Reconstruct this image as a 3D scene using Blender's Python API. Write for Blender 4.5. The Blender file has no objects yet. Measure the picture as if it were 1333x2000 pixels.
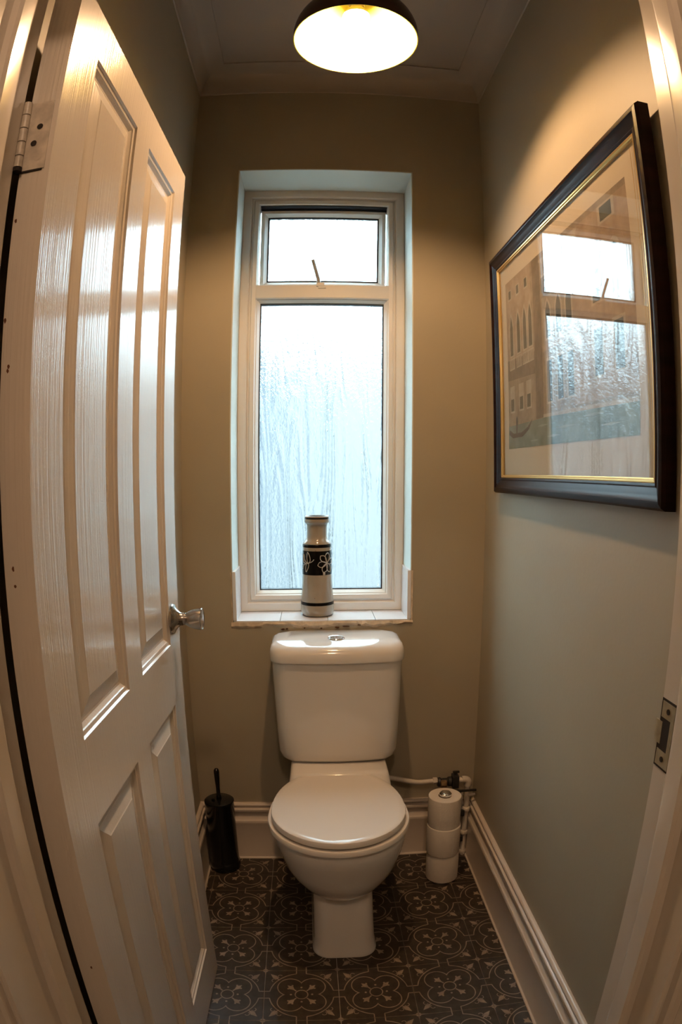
import bpy, bmesh, math, random
from mathutils import Vector, Matrix
random.seed(4)
sc = bpy.context.scene
C = sc.collection
PI = math.pi

# ------------------------------------------------------------------ camera, light, exposure
cam_d = bpy.data.cameras.new('camera')
cam = bpy.data.objects.new('camera', cam_d)
C.objects.link(cam)
sc.camera = cam
cam_d.type = 'PANO'
cam_d.panorama_type = 'FISHEYE_LENS_POLYNOMIAL'
cam_d.sensor_fit = 'HORIZONTAL'
cam_d.sensor_width, cam_d.sensor_height = 24.0, 24.0 * 2000 / 1333
cam_d.fisheye_fov = PI
cam_d.fisheye_polynomial_k0 = 0.0
K1, K2, K3, K4 = 0.0435741982, -2.43471532e-05, 4.44335736e-06, -1.33762878e-07
cam_d.fisheye_polynomial_k1 = -K1
cam_d.fisheye_polynomial_k2 = -K2
cam_d.fisheye_polynomial_k3 = -K3
cam_d.fisheye_polynomial_k4 = -K4
cam_d.shift_x, cam_d.shift_y = -62.95 / 1333, 168.15 / 2000
cam_d.clip_start = 0.01
right, up, back = (Vector(v) for v in [(0.9957961, -0.091438, 0.005403), (0.0114822, 0.1831319, 0.9830213), (-0.090875, -0.9788268, 0.1834119)])
cam.matrix_world = Matrix.Translation((0, 0, 1.2887)) @ Matrix((right, up, back)).transposed().to_4x4()

world = bpy.data.worlds.new('overcast_sky')
sc.world = world
world.use_nodes = True
bg = world.node_tree.nodes['Background']
bg.inputs[0].default_value = (0.70, 0.93, 1.0, 1)
bg.inputs[1].default_value = 10.0

LAMP_POWER = 740.0          # emission strength of the pendant bulb
HALL_POWER = 76.0
LAMP_COLOUR = (1.0, 0.61, 0.325)
HALL_COLOUR = (1.0, 0.68, 0.45)

vs = sc.view_settings
vs.view_transform = 'Standard'
vs.look = 'None'
vs.gamma = 1.0
vs.exposure = 0.55
vs.use_curve_mapping = False
sc.cycles.max_bounces = 5
sc.cycles.diffuse_bounces = 2
sc.cycles.glossy_bounces = 3
sc.cycles.transmission_bounces = 4
sc.cycles.transparent_max_bounces = 8
sc.cycles.use_adaptive_sampling = True
sc.cycles.adaptive_threshold = 0.05
sc.cycles.use_denoising = True
sc.cycles.use_light_tree = False
sc.cycles.sample_clamp_indirect = 6.0
sc.cycles.caustics_reflective = False

# ------------------------------------------------------------------ node helpers and materials
class X:
    """a float socket with arithmetic"""
    nt = None
    def __init__(self, s): self.s = s
    @staticmethod
    def op(o, *a):
        n = X.nt.nodes.new('ShaderNodeMath'); n.operation = o
        for i, q in enumerate(a):
            if isinstance(q, X): X.nt.links.new(q.s, n.inputs[i])
            else: n.inputs[i].default_value = q
        return X(n.outputs[0])
    def __add__(s, o): return X.op('ADD', s, o)
    def __radd__(s, o): return X.op('ADD', o, s)
    def __sub__(s, o): return X.op('SUBTRACT', s, o)
    def __rsub__(s, o): return X.op('SUBTRACT', o, s)
    def __mul__(s, o): return X.op('MULTIPLY', s, o)
    def __rmul__(s, o): return X.op('MULTIPLY', o, s)
    def abs(s): return X.op('ABSOLUTE', s)
def xmin(a, b): return X.op('MINIMUM', a, b)
def xmax(a, b): return X.op('MAXIMUM', a, b)
def xlen(a, b): return X.op('SQRT', a * a + b * b)

MATS = {}
def new_mat(name):
    m = bpy.data.materials.new(name); m.use_nodes = True
    MATS[name] = m
    nt = m.node_tree
    return m, nt, nt.nodes['Principled BSDF']

def paint(name, col, rough=0.5, metal=0.0, coat=0.0, var=0.06, scale=6.0, bump=0.0, bscale=120.0, stretch=(1, 1, 1), spec=0.5):
    """principled with a gentle two-tone mottling and an optional fine relief"""
    m, nt, p = new_mat(name)
    N, L = nt.nodes, nt.links
    tc = N.new('ShaderNodeTexCoord')
    noi = N.new('ShaderNodeTexNoise'); noi.inputs['Scale'].default_value = scale; noi.inputs['Detail'].default_value = 4
    mp = N.new('ShaderNodeMapping'); mp.inputs['Scale'].default_value = stretch
    L.new(tc.outputs['Object'], mp.inputs[0]); L.new(mp.outputs[0], noi.inputs['Vector'])
    cr = N.new('ShaderNodeValToRGB')
    cr.color_ramp.elements[0].position = 0.3; cr.color_ramp.elements[1].position = 0.7
    cr.color_ramp.elements[0].color = (*[c * (1 - var) for c in col], 1)
    cr.color_ramp.elements[1].color = (*[min(1, c * (1 + var)) for c in col], 1)
    L.new(noi.outputs[0], cr.inputs[0]); L.new(cr.outputs[0], p.inputs['Base Color'])
    p.inputs['Roughness'].default_value = rough
    p.inputs['Metallic'].default_value = metal
    p.inputs['Specular IOR Level'].default_value = spec
    p.inputs['Coat Weight'].default_value = coat
    p.inputs['Coat Roughness'].default_value = 0.03
    if bump:
        n2 = N.new('ShaderNodeTexNoise'); n2.inputs['Scale'].default_value = bscale; n2.inputs['Detail'].default_value = 3
        L.new(mp.outputs[0], n2.inputs['Vector'])
        b = N.new('ShaderNodeBump'); b.inputs['Strength'].default_value = bump; b.inputs['Distance'].default_value = 0.002
        L.new(n2.outputs[0], b.inputs['Height']); L.new(b.outputs[0], p.inputs['Normal'])
    return m

paint('wall_paint', (0.415, 0.365, 0.268), 0.55, var=0.04, scale=2.5, bump=0.15, bscale=90)
paint('ceiling_paint', (0.52, 0.45, 0.38), 0.7, var=0.04, scale=3, bump=0.15, bscale=60)
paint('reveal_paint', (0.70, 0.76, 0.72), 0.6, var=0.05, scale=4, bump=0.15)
paint('hall_paint', (0.55, 0.47, 0.36), 0.7)
paint('hall_carpet', (0.10, 0.08, 0.06), 0.95)
paint('gloss_white', (0.72, 0.65, 0.56), 0.22, coat=0.3, var=0.03, scale=5, bump=0.12, bscale=40)
paint('skirting_white', (0.66, 0.57, 0.48), 0.28, var=0.04, scale=6, bump=0.1, bscale=50)
paint('upvc_white', (0.80, 0.77, 0.71), 0.3, var=0.02)
paint('stay_paint', (0.42, 0.40, 0.36), 0.4)
paint('gasket_black', (0.012, 0.012, 0.016), 0.6)
paint('sill_tile', (0.82, 0.83, 0.86), 0.12, var=0.015)
paint('grout_grey', (0.45, 0.43, 0.40), 0.9)
paint('plaster', (0.62, 0.50, 0.36), 0.9, var=0.2, scale=40, bump=0.6, bscale=90)
paint('plaster_dark', (0.10, 0.05, 0.03), 0.9)
paint('ceramic', (0.80, 0.76, 0.71), 0.07, coat=0.7, var=0.01)
paint('seat_plastic', (0.82, 0.77, 0.71), 0.16, coat=0.25, var=0.01)
paint('chrome', (0.75, 0.75, 0.76), 0.08, metal=1.0, var=0.01)
paint('satin_steel', (0.42, 0.39, 0.36), 0.16, metal=1.0, var=0.03)
paint('black_gloss', (0.006, 0.006, 0.006), 0.18, var=0.02)
paint('black_chrome', (0.06, 0.055, 0.055), 0.12, metal=0.9, var=0.05)
paint('tissue', (0.80, 0.73, 0.64), 0.95, var=0.03, scale=20, bump=0.4, bscale=250)
paint('cardboard', (0.35, 0.25, 0.15), 0.9)
paint('pipe_paint', (0.70, 0.63, 0.54), 0.35, var=0.08, scale=30, bump=0.2, bscale=80)
paint('brass_tarnished', (0.28, 0.18, 0.09), 0.4, metal=0.8, var=0.3, scale=60)
paint('valve_dark', (0.020, 0.018, 0.016), 0.5, var=0.2)
paint('vase_glaze', (0.36, 0.30, 0.23), 0.14, coat=0.3, var=0.05, scale=25)
paint('vase_black', (0.003, 0.003, 0.004), 0.22, spec=0.25)
paint('vase_line', (0.50, 0.45, 0.40), 0.3)
paint('rust_speck', (0.14, 0.05, 0.02), 0.6)
paint('frame_wood', (0.012, 0.003, 0.002), 0.34, spec=0.14, var=0.5, scale=8, stretch=(1, 1, 6))
paint('gold_slip', (0.75, 0.48, 0.16), 0.28, metal=0.85, var=0.1)
paint('mat_board', (0.68, 0.58, 0.42), 0.9, var=0.03)
paint('shade_outer', (0.055, 0.030, 0.020), 0.35, var=0.1)
paint('shade_inner', (0.86, 0.80, 0.12), 0.5, var=0.01)
paint('flex', (0.35, 0.30, 0.25), 0.6)
paint('hinge_painted', (0.62, 0.55, 0.46), 0.35, var=0.2, scale=60, bump=0.3, bscale=100)
paint('dark_hole', (0.015, 0.008, 0.005), 0.8)
paint('strike_steel', (0.42, 0.36, 0.24), 0.4, metal=0.4, var=0.2, scale=60)
paint('render_pale', (0.132, 0.124, 0.119), 0.9)
paint('dim_block_dark', (0.042, 0.048, 0.060), 0.9)
paint('concrete', (0.17, 0.17, 0.165), 0.9)

def wood_door_mat():
    """gloss paint over an embossed vertical wood grain"""
    m, nt, p = new_mat('door_paint')
    N, L = nt.nodes, nt.links
    tc = N.new('ShaderNodeTexCoord')
    mp = N.new('ShaderNodeMapping'); mp.inputs['Scale'].default_value = (240, 240, 2.0)
    L.new(tc.outputs['Object'], mp.inputs[0])
    n = N.new('ShaderNodeTexNoise'); n.inputs['Scale'].default_value = 1.0; n.inputs['Detail'].default_value = 4
    L.new(mp.outputs[0], n.inputs['Vector'])
    b = N.new('ShaderNodeBump'); b.inputs['Strength'].default_value = 0.42; b.inputs['Distance'].default_value = 0.0014
    L.new(n.outputs[0], b.inputs['Height']); L.new(b.outputs[0], p.inputs['Normal'])
    p.inputs['Base Color'].default_value = (0.74, 0.67, 0.58, 1)
    p.inputs['Roughness'].default_value = 0.24
    p.inputs['Coat Weight'].default_value = 0.6
    p.inputs['Coat Roughness'].default_value = 0.07
    L.new(b.outputs[0], p.inputs['Coat Normal'])
wood_door_mat()

def emit_mat(name, col, strength):
    m, nt, p = new_mat(name)
    nt.nodes.remove(p)
    e = nt.nodes.new('ShaderNodeEmission'); e.inputs[0].default_value = (*col, 1); e.inputs[1].default_value = strength
    nt.links.new(e.outputs[0], nt.nodes['Material Output'].inputs[0])
emit_mat('bulb_glow', LAMP_COLOUR, LAMP_POWER)
emit_mat('hall_bulb_glow', HALL_COLOUR, HALL_POWER)

def picture_glass():
    m, nt, p = new_mat('picture_glass')
    N, L = nt.nodes, nt.links; N.remove(p)
    t = N.new('ShaderNodeBsdfTransparent')
    g = N.new('ShaderNodeBsdfGlossy'); g.inputs['Roughness'].default_value = 0.0
    f = N.new('ShaderNodeFresnel')
    geo = N.new('ShaderNodeNewGeometry')
    X.nt = nt                                   # same reflectance on the way in and out of the thin sheet
    ior = X(geo.outputs['Backfacing']) * (1 / 1.6 - 1.6) + 1.6
    L.new(ior.s, f.inputs[0])
    mx = N.new('ShaderNodeMixShader')
    L.new(f.outputs[0], mx.inputs[0]); L.new(t.outputs[0], mx.inputs[1]); L.new(g.outputs[0], mx.inputs[2])
    L.new(mx.outputs[0], N['Material Output'].inputs[0])
picture_glass()

def obscured_glass():
    """rolled obscure glass with a wood-grain relief"""
    m, nt, p = new_mat('obscured_glass')
    N, L = nt.nodes, nt.links; N.remove(p)
    tc = N.new('ShaderNodeTexCoord')
    mp = N.new('ShaderNodeMapping'); mp.inputs['Scale'].default_value = (1.0, 1.0, 0.12)
    L.new(tc.outputs['Object'], mp.inputs[0])
    big = N.new('ShaderNodeTexNoise'); big.inputs['Scale'].default_value = 9.0; big.inputs['Detail'].default_value = 1.5
    L.new(mp.outputs[0], big.inputs['Vector'])
    X.nt = nt
    rings = X.op('SINE', X(big.outputs[0]) * 95.0)
    fine = N.new('ShaderNodeTexNoise'); fine.inputs['Scale'].default_value = 170.0; fine.inputs['Detail'].default_value = 2
    mp2 = N.new('ShaderNodeMapping'); mp2.inputs['Scale'].default_value = (1, 1, 0.6)
    L.new(tc.outputs['Object'], mp2.inputs[0]); L.new(mp2.outputs[0], fine.inputs['Vector'])
    hgt = rings * 0.55 + X(fine.outputs[0]) * 1.0
    b = N.new('ShaderNodeBump'); b.inputs['Strength'].default_value = 1.0; b.inputs['Distance'].default_value = 0.003
    L.new(hgt.s, b.inputs['Height'])
    r = N.new('ShaderNodeBsdfRefraction'); r.inputs['Roughness'].default_value = 0.22; r.inputs['IOR'].default_value = 1.45
    r.inputs['Color'].default_value = (0.93, 0.97, 1.0, 1)
    L.new(b.outputs[0], r.inputs['Normal'])
    t = N.new('ShaderNodeBsdfTransparent'); t.inputs[0].default_value = (0.90, 0.95, 0.97, 1)
    g = N.new('ShaderNodeBsdfGlossy'); g.inputs['Roughness'].default_value = 0.15
    L.new(b.outputs[0], g.inputs['Normal'])
    m1 = N.new('ShaderNodeMixShader'); m1.inputs[0].default_value = 0.72
    L.new(t.outputs[0], m1.inputs[1]); L.new(r.outputs[0], m1.inputs[2])
    m2 = N.new('ShaderNodeMixShader'); m2.inputs[0].default_value = 0.05
    L.new(m1.outputs[0], m2.inputs[1]); L.new(g.outputs[0], m2.inputs[2])
    L.new(m2.outputs[0], N['Material Output'].inputs[0])
obscured_glass()

TS = 0.1962                                   # floor tile pitch
def floor_tile_mat():
    """printed encaustic-style motif: quatrefoil in a ring, quarter stars in the corners"""
    m, nt, p = new_mat('floor_tile')
    N, L = nt.nodes, nt.links
    X.nt = nt
    tc = N.new('ShaderNodeTexCoord')
    sx = N.new('ShaderNodeSeparateXYZ'); L.new(tc.outputs['Object'], sx.inputs[0])
    a = (X(sx.outputs[0]) * (1 / TS)).abs(); b = (X(sx.outputs[1]) * (1 / TS)).abs()
    u, v = xmax(a, b), xmin(a, b)
    s, t = (u + v) * 0.70711, (u - v) * 0.70711
    lw = 0.0068
    quat = (xlen(u - 0.15, v - 0.15) - 0.172)
    # lobes overlap: keep only the outer outline of the union of the four circles
    quat2 = xmin(quat, xlen(u - 0.15, v + 0.15) - 0.172)
    d = xmax(quat2.abs() - lw, 0.15 - xlen(u, v))
    ring = xmax((xlen(u, v) - 0.432).abs() - lw, 0.068 - v)
    d = xmin(d, ring)
    tab = xmax((v - 0.068).abs() - lw, 0.425 - u)
    d = xmin(d, tab)
    d = xmin(d, (xlen(u, v) - 0.085).abs() - lw)
    # diagonal leaf inside each lobe
    stem = xmax(t - 0.009, xmax(0.10 - s, s - 0.17))
    head = xmax(t + (s - 0.195).abs() * 0.50 - 0.036, s - 0.268)
    barb = xlen(t - 0.040, s - 0.212) - 0.014
    d = xmin(d, xmin(stem, xmin(head, barb)))
    d = xmin(d, xlen(u - 0.142, v) - 0.015)
    # corner star and leaf
    uc, vc = 0.5 - u, 0.5 - v
    sc_ = 0.70711 - s
    d = xmin(d, xlen(uc, vc) - 0.036)
    d = xmin(d, uc + vc * 0.085 - 0.0125)
    leaf = xmax(t - (0.036 - (sc_ - 0.19).abs() * 0.42), xmax(0.10 - sc_, sc_ - 0.25))
    d = xmin(d, leaf)
    d = xmin(d, xmax(t - 0.006, xmax(0.2 - sc_, sc_ - 0.285)))
    curl = xmax((xlen(t - 0.058, sc_ - 0.235) - 0.030).abs() - 0.005, (sc_ - 0.245) * 1.0)
    d = xmin(d, curl)
    d = xmin(d, uc - 0.0045)
    fac = N.new('ShaderNodeMapRange'); fac.inputs['From Min'].default_value = 0.0025; fac.inputs['From Max'].default_value = -0.0025
    L.new(d.s, fac.inputs['Value'])
    noi = N.new('ShaderNodeTexNoise'); noi.inputs['Scale'].default_value = 40; noi.inputs['Detail'].default_value = 5
    geo = N.new('ShaderNodeNewGeometry'); L.new(geo.outputs['Position'], noi.inputs['Vector'])
    c1 = N.new('ShaderNodeValToRGB')
    c1.color_ramp.elements[0].color = (0.022, 0.015, 0.010, 1); c1.color_ramp.elements[1].color = (0.046, 0.033, 0.023, 1)
    c2 = N.new('ShaderNodeValToRGB')
    c2.color_ramp.elements[0].color = (0.20, 0.15, 0.11, 1); c2.color_ramp.elements[1].color = (0.34, 0.27, 0.20, 1)
    for c in (c1, c2):
        c.color_ramp.elements[0].position = 0.3; c.color_ramp.elements[1].position = 0.7
        L.new(noi.outputs[0], c.inputs[0])
    mx = N.new('ShaderNodeMix'); mx.data_type = 'RGBA'
    L.new(fac.outputs[0], mx.inputs[0]); L.new(c1.outputs[0], mx.inputs[6]); L.new(c2.outputs[0], mx.inputs[7])
    L.new(mx.outputs[2], p.inputs['Base Color'])
    p.inputs['Roughness'].default_value = 0.45
floor_tile_mat()

def wash(name, c1, c2, scale=22.0):
    """watercolour wash for the print"""
    m, nt, p = new_mat(name)
    N, L = nt.nodes, nt.links
    tc = N.new('ShaderNodeTexCoord')
    n = N.new('ShaderNodeTexNoise'); n.inputs['Scale'].default_value = scale; n.inputs['Detail'].default_value = 6; n.inputs['Roughness'].default_value = 0.65
    L.new(tc.outputs['Object'], n.inputs['Vector'])
    cr = N.new('ShaderNodeValToRGB')
    cr.color_ramp.elements[0].position = 0.35; cr.color_ramp.elements[1].position = 0.65
    cr.color_ramp.elements[0].color = (*c1, 1); cr.color_ramp.elements[1].color = (*c2, 1)
    L.new(n.outputs[0], cr.inputs[0]); L.new(cr.outputs[0], p.inputs['Base Color'])
    p.inputs['Roughness'].default_value = 0.9
wash('wash_wall', (0.24, 0.185, 0.125), (0.40, 0.32, 0.22))
wash('wash_pink', (0.33, 0.23, 0.15), (0.47, 0.36, 0.25))
wash('wash_shadow', (0.13, 0.105, 0.075), (0.24, 0.19, 0.13))
wash('wash_window', (0.05, 0.055, 0.045), (0.13, 0.13, 0.10))
wash('wash_stone', (0.42, 0.35, 0.25), (0.55, 0.47, 0.35))
wash('wash_water', (0.12, 0.18, 0.15), (0.24, 0.31, 0.26), 12)
wash('wash_ripple', (0.26, 0.33, 0.28), (0.33, 0.40, 0.34))
wash('wash_boat', (0.05, 0.05, 0.06), (0.12, 0.11, 0.11))

# ------------------------------------------------------------------ mesh helpers
def link(name, bm, mat, parent=None, smooth=None, loc=None, rot=None):
    me = bpy.data.meshes.new(name)
    bmesh.ops.recalc_face_normals(bm, faces=bm.faces)
    bm.to_mesh(me); bm.free()
    for mm in (mat if isinstance(mat, (list, tuple)) else [mat]): me.materials.append(MATS[mm])
    if smooth is not None:
        for f in me.polygons: f.use_smooth = True
        me.set_sharp_from_angle(angle=math.radians(smooth))
    o = bpy.data.objects.new(name, me); C.objects.link(o)
    if loc is not None: o.location = loc
    if rot is not None: o.rotation_euler = rot
    if parent is not None: o.parent = parent
    return o
def tag(o, label=None, cat=None, group=None, kind=None):
    if label: o['label'] = label
    if cat: o['category'] = cat
    if group: o['group'] = group
    if kind: o['kind'] = kind
    return o
def thing(name, loc, label, cat, group=None, kind=None, rz=0.0):
    o = bpy.data.objects.new(name, None); C.objects.link(o)
    o.empty_display_size = 0.05
    o.location = loc; o.rotation_euler = (0, 0, rz)
    return tag(o, label, cat, group, kind)
def box(bm, x0, x1, y0, y1, z0, z1, bev=0.0, mi=0):
    v = [bm.verts.new((x, y, z)) for z in (z0, z1) for y in (y0, y1) for x in (x0, x1)]
    fs = [bm.faces.new([v[i] for i in q]) for q in ((0, 2, 3, 1), (4, 5, 7, 6), (0, 1, 5, 4), (2, 6, 7, 3), (0, 4, 6, 2), (1, 3, 7, 5))]
    for f in fs: f.material_index = mi
    if bev:
        es = list({e for f in fs for e in f.edges})
        bmesh.ops.bevel(bm, geom=es, offset=bev, segments=2, profile=0.6, affect='EDGES')
def loft(bm, rings, cap0=True, cap1=True, close=False):
    R = [[bm.verts.new(p) for p in r] for r in rings]
    n = len(R[0])
    pairs = list(zip(R, R[1:])) + ([(R[-1], R[0])] if close else [])
    for a, b in pairs:
        for i in range(n):
            bm.faces.new((a[i], a[(i + 1) % n], b[(i + 1) % n], b[i]))
    if not close:
        if cap0: bm.faces.new(R[0][::-1])
        if cap1: bm.faces.new(R[-1])
def lathe(bm, prof, n=40, cx=0, cy=0, cz=0, cap0=True, cap1=True, axis='z'):
    rings = []
    for r, z in prof:
        ring = []
        for i in range(n):
            a = 2 * PI * i / n
            p = (r * math.cos(a), r * math.sin(a), z)
            if axis == 'x': p = (z, r * math.cos(a), r * math.sin(a))
            if axis == '-y': p = (r * math.cos(a), -z, r * math.sin(a))
            ring.append((p[0] + cx, p[1] + cy, p[2] + cz))
        rings.append(ring)
    loft(bm, rings, cap0, cap1)
def tube(bm, pts, rad, n=12):
    pts = [Vector(p) for p in pts]
    rings = []
    ref = Vector((0, 0, 1))
    for i, p in enumerate(pts):
        d = (pts[min(i + 1, len(pts) - 1)] - pts[max(i - 1, 0)]).normalized()
        if abs(d.dot(ref)) > 0.95: ref = Vector((1, 0, 0)) if abs(d.x) < 0.9 else Vector((0, 1, 0))
        e1 = d.cross(ref).normalized(); e2 = d.cross(e1).normalized()
        ref = e1.cross(d).normalized() if False else ref
        r = rad[i] if isinstance(rad, (list, tuple)) else rad
        rings.append([tuple(p + e1 * r * math.cos(2 * PI * k / n) + e2 * r * math.sin(2 * PI * k / n)) for k in range(n)])
    loft(bm, rings)
def bez(p, n=12):
    """smooth polyline through the points (Catmull-Rom)"""
    P = [Vector(q) for q in p]; P = [P[0] * 2 - P[1]] + P + [P[-1] * 2 - P[-2]]
    out = []
    for i in range(1, len(P) - 2):
        for k in range(n):
            t = k / n
            a, b, c, d = P[i - 1], P[i], P[i + 1], P[i + 2]
            out.append(0.5 * ((2 * b) + (c - a) * t + (2 * a - 5 * b + 4 * c - d) * t * t + (3 * b - a - 3 * c + d) * t ** 3))
    out.append(P[-2])
    return out
def rrect(x0, x1, y0, y1, r, z, n=6, bow=0.0):
    """rounded rectangle ring; bow pushes the y0 side outwards in an arc"""
    out = []
    for cx, cy, a0 in ((x1 - r, y1 - r, 0), (x0 + r, y1 - r, PI / 2), (x0 + r, y0 + r, PI), (x1 - r, y0 + r, 1.5 * PI)):
        for i in range(n + 1):
            a = a0 + PI / 2 * i / n
            out.append([cx + r * math.cos(a), cy + r * math.sin(a), z])
    if bow:
        # subdivide the front edge, which runs between the last two corners
        k = 2 * (n + 1) + n + 1
        a, b = out[k - 1], out[k]
        mid = [[a[0] + (b[0] - a[0]) * t / 10, a[1], z] for t in range(1, 10)]
        out = out[:k] + mid + out[k:]
        xm, hw = (x0 + x1) / 2, (x1 - x0) / 2
        for p in out:
            if p[1] < (y0 + y1) / 2: p[1] -= bow * max(0.0, 1 - ((p[0] - xm) / hw) ** 2)
    return [tuple(p) for p in out]
def egg(cx, cy, w, lf, lb, z, n=56, nf=2.0, nb=2.6):
    out = []
    for i in range(n):
        a = 2 * PI * i / n
        c, s = math.cos(a), math.sin(a)
        e = nf if s < 0 else nb
        l = lf if s < 0 else lb
        out.append((cx + w * math.copysign(abs(c) ** (2 / e), c), cy + l * math.copysign(abs(s) ** (2 / e), s), z))
    return out
def sweep_rect(bm, x0, x1, y0, y1, prof, inward=True):
    """profile (distance from the rectangle's edge, z) carried round a rectangle with mitred corners"""
    rings = []
    for d, z in prof:
        rings.append([(x0 + d, y0 + d, z), (x1 - d, y0 + d, z), (x1 - d, y1 - d, z), (x0 + d, y1 - d, z)])
    loft(bm, rings, False, False)

# ------------------------------------------------------------------ the room
XL, XR, YF, YB = -0.405, 0.535, 0.645, 1.984
YFL = 0.681                                          # the door wall is not quite square to the room
ZCO, CO, ZC = 2.627, 0.083, 2.710
WX0, WX1, WZ0, WZ1 = -0.253, 0.303, 0.838, 2.309     # window opening in the back wall

def S(o, label, cat): return tag(o, label, cat, kind='structure')

# floor: slab with separate printed tiles
bm = bmesh.new(); box(bm, XL - 0.1, XR + 0.1, YF - 0.15, YB + 0.25, -0.12, -0.0065)
floor = S(link('floor', bm, 'grout_grey'), 'dark patterned tile floor of the small toilet room', 'floor')
tile_mesh = {}
nx0, ny0 = -0.1625, 1.1725
for i in range(-2, 5):
    for j in range(-3, 6):
        cx, cy = nx0 + TS * (i + 0.5), ny0 + TS * (j + 0.5)
        g = 0.0006
        x0, x1 = max(cx - TS / 2 + g, XL), min(cx + TS / 2 - g, XR)
        y0, y1 = max(cy - TS / 2 + g, YF - 0.10), min(cy + TS / 2 - g, YB)
        if x1 - x0 < 0.004 or y1 - y0 < 0.004: continue
        key = tuple(round(q, 4) for q in (x0 - cx, x1 - cx, y0 - cy, y1 - cy))
        if key not in tile_mesh:
            bm = bmesh.new(); box(bm, x0 - cx, x1 - cx, y0 - cy, y1 - cy, -0.0065, 0.0)
            o = link('tile', bm, 'floor_tile', floor, loc=(cx, cy, 0)); tile_mesh[key] = o.data
        else:
            o = bpy.data.objects.new('tile', tile_mesh[key]); C.objects.link(o); o.parent = floor; o.location = (cx, cy, 0)

# walls
bm = bmesh.new(); box(bm, XL - 0.10, XL, YFL, YB, 0, ZC)
S(link('wall_left', bm, 'wall_paint'), 'sage green painted left wall behind the open door', 'wall')
bm = bmesh.new(); box(bm, XR, XR + 0.10, YF, YB, 0, ZC)
S(link('wall_right', bm, 'wall_paint'), 'sage green painted right wall with the framed picture', 'wall')
bm = bmesh.new()
Y2 = YB + 0.24
box(bm, XL - 0.1, WX0, YB, Y2, 0, ZC); box(bm, WX1, XR + 0.1, YB, Y2, 0, ZC)
box(bm, WX0, WX1, YB, Y2, 0, WZ0); box(bm, WX0, WX1, YB, Y2, WZ1, ZC)
S(link('wall_back', bm, 'wall_paint'), 'sage green painted back wall with a tall narrow window', 'wall')
# plastered reveal lining (top and sides), a thin lining inside the opening
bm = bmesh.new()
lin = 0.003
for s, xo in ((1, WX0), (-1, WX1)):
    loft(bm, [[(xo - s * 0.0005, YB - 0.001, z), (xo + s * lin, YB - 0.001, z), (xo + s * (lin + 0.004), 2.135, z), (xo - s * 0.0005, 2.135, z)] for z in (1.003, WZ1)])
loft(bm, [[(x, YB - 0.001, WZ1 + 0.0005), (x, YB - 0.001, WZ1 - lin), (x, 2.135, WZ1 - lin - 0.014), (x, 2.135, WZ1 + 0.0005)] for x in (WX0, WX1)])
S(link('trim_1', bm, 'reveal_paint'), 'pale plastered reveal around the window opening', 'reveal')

# door wall and lobby behind the camera
OX0, OX1, OZ = -0.3625, 0.404, 1.990                   # rebate faces of the door lining
bm = bmesh.new()
loft(bm, [[(-1.3, YF - 0.125, z), (OX0 - 0.03, YF - 0.125, z), (OX0 - 0.03, YFL - 0.003, z), (-1.3, YFL - 0.003, z)] for z in (0, ZC)]); box(bm, OX1 + 0.03, 1.3, YF - 0.125, YF - 0.003, 0, ZC)
box(bm, OX0 - 0.03, OX1 + 0.03, YF - 0.125, YF - 0.003, OZ + 0.03, ZC)
S(link('wall_front', bm, 'hall_paint'), 'wall with the doorway in which the camera stands', 'wall')
for nm, q, lb in (('wall_hall_left', (-1.4, -1.3, -1.0, YF - 0.125, 0, ZC), 'left wall of the hall'),
              ('wall_hall_right', (1.3, 1.4, -1.0, YF - 0.125, 0, ZC), 'right wall of the hall'),
              ('wall_hall_back', (-1.4, 1.4, -1.1, -1.0, 0, ZC), 'far wall of the hall')):
    bm = bmesh.new(); box(bm, *q); S(link(nm, bm, 'hall_paint'), lb + ' behind the camera', 'wall')
bm = bmesh.new(); box(bm, -1.4, 1.4, -1.1, YF - 0.15, -0.12, -0.002)
S(link('floor_hall', bm, 'hall_carpet'), 'carpeted floor of the hall behind the camera', 'floor')
bm = bmesh.new(); box(bm, -1.4, 1.4, -1.1, Y2, ZC, ZC + 0.1)
S(link('ceiling', bm, 'ceiling_paint'), 'off-white ceiling above the pendant lamp', 'ceiling')

# coving
bm = bmesh.new()
prof = [(0.0, ZCO - 0.002), (0.004, ZCO)]
for k in range(9):
    a = PI / 2 * k / 8
    prof.append((0.004 + (CO - 0.010) * (1 - math.cos(a)), ZCO + 0.004 + (CO - 0.010) * math.sin(a)))
prof += [(CO - 0.003, ZC - 0.006), (CO, ZC - 0.005), (CO, ZC)]
sweep_rect(bm, XL, XR, YF - 0.003, YB, prof)
S(link('trim_2', bm, 'ceiling_paint', smooth=40), 'plaster coving between the walls and the ceiling', 'coving')

# skirting boards
SK = [(0.0, 0.217), (0.006, 0.217), (0.0105, 0.214), (0.0125, 0.209), (0.0105, 0.203), (0.008, 0.2005), (0.008, 0.199), (0.0125, 0.1985), (0.0165, 0.195),
      (0.0172, 0.189), (0.0155, 0.183), (0.0115, 0.1795), (0.0095, 0.176), (0.0095, 0.170), (0.012, 0.162), (0.0165, 0.156), (0.0175, 0.1545), (0.0205, 0.153), (0.0225, 0.149),
      (0.0225, 0.142), (0.0215, 0.137), (0.0215, 0.008), (0.0225, 0.006), (0.0265, 0.0035), (0.0275, 0.0003), (0.0, 0.0003)]
def skirting(name, axis, wall, sgn, a0, a1, m0, m1, label):
    """m0, m1: mitre slopes at the two ends"""
    bm = bmesh.new()
    rings = []
    for a, m in ((a0, m0), (a1, m1)):
        ring = []
        for d, z in SK:
            w = wall + sgn * d
            ring.append((w, a + m * d, z) if axis == 'y' else (a + m * d, w, z))
        rings.append(ring)
    loft(bm, rings)
    S(link(name, bm, 'skirting_white', smooth=35), label, 'skirting board')
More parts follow.
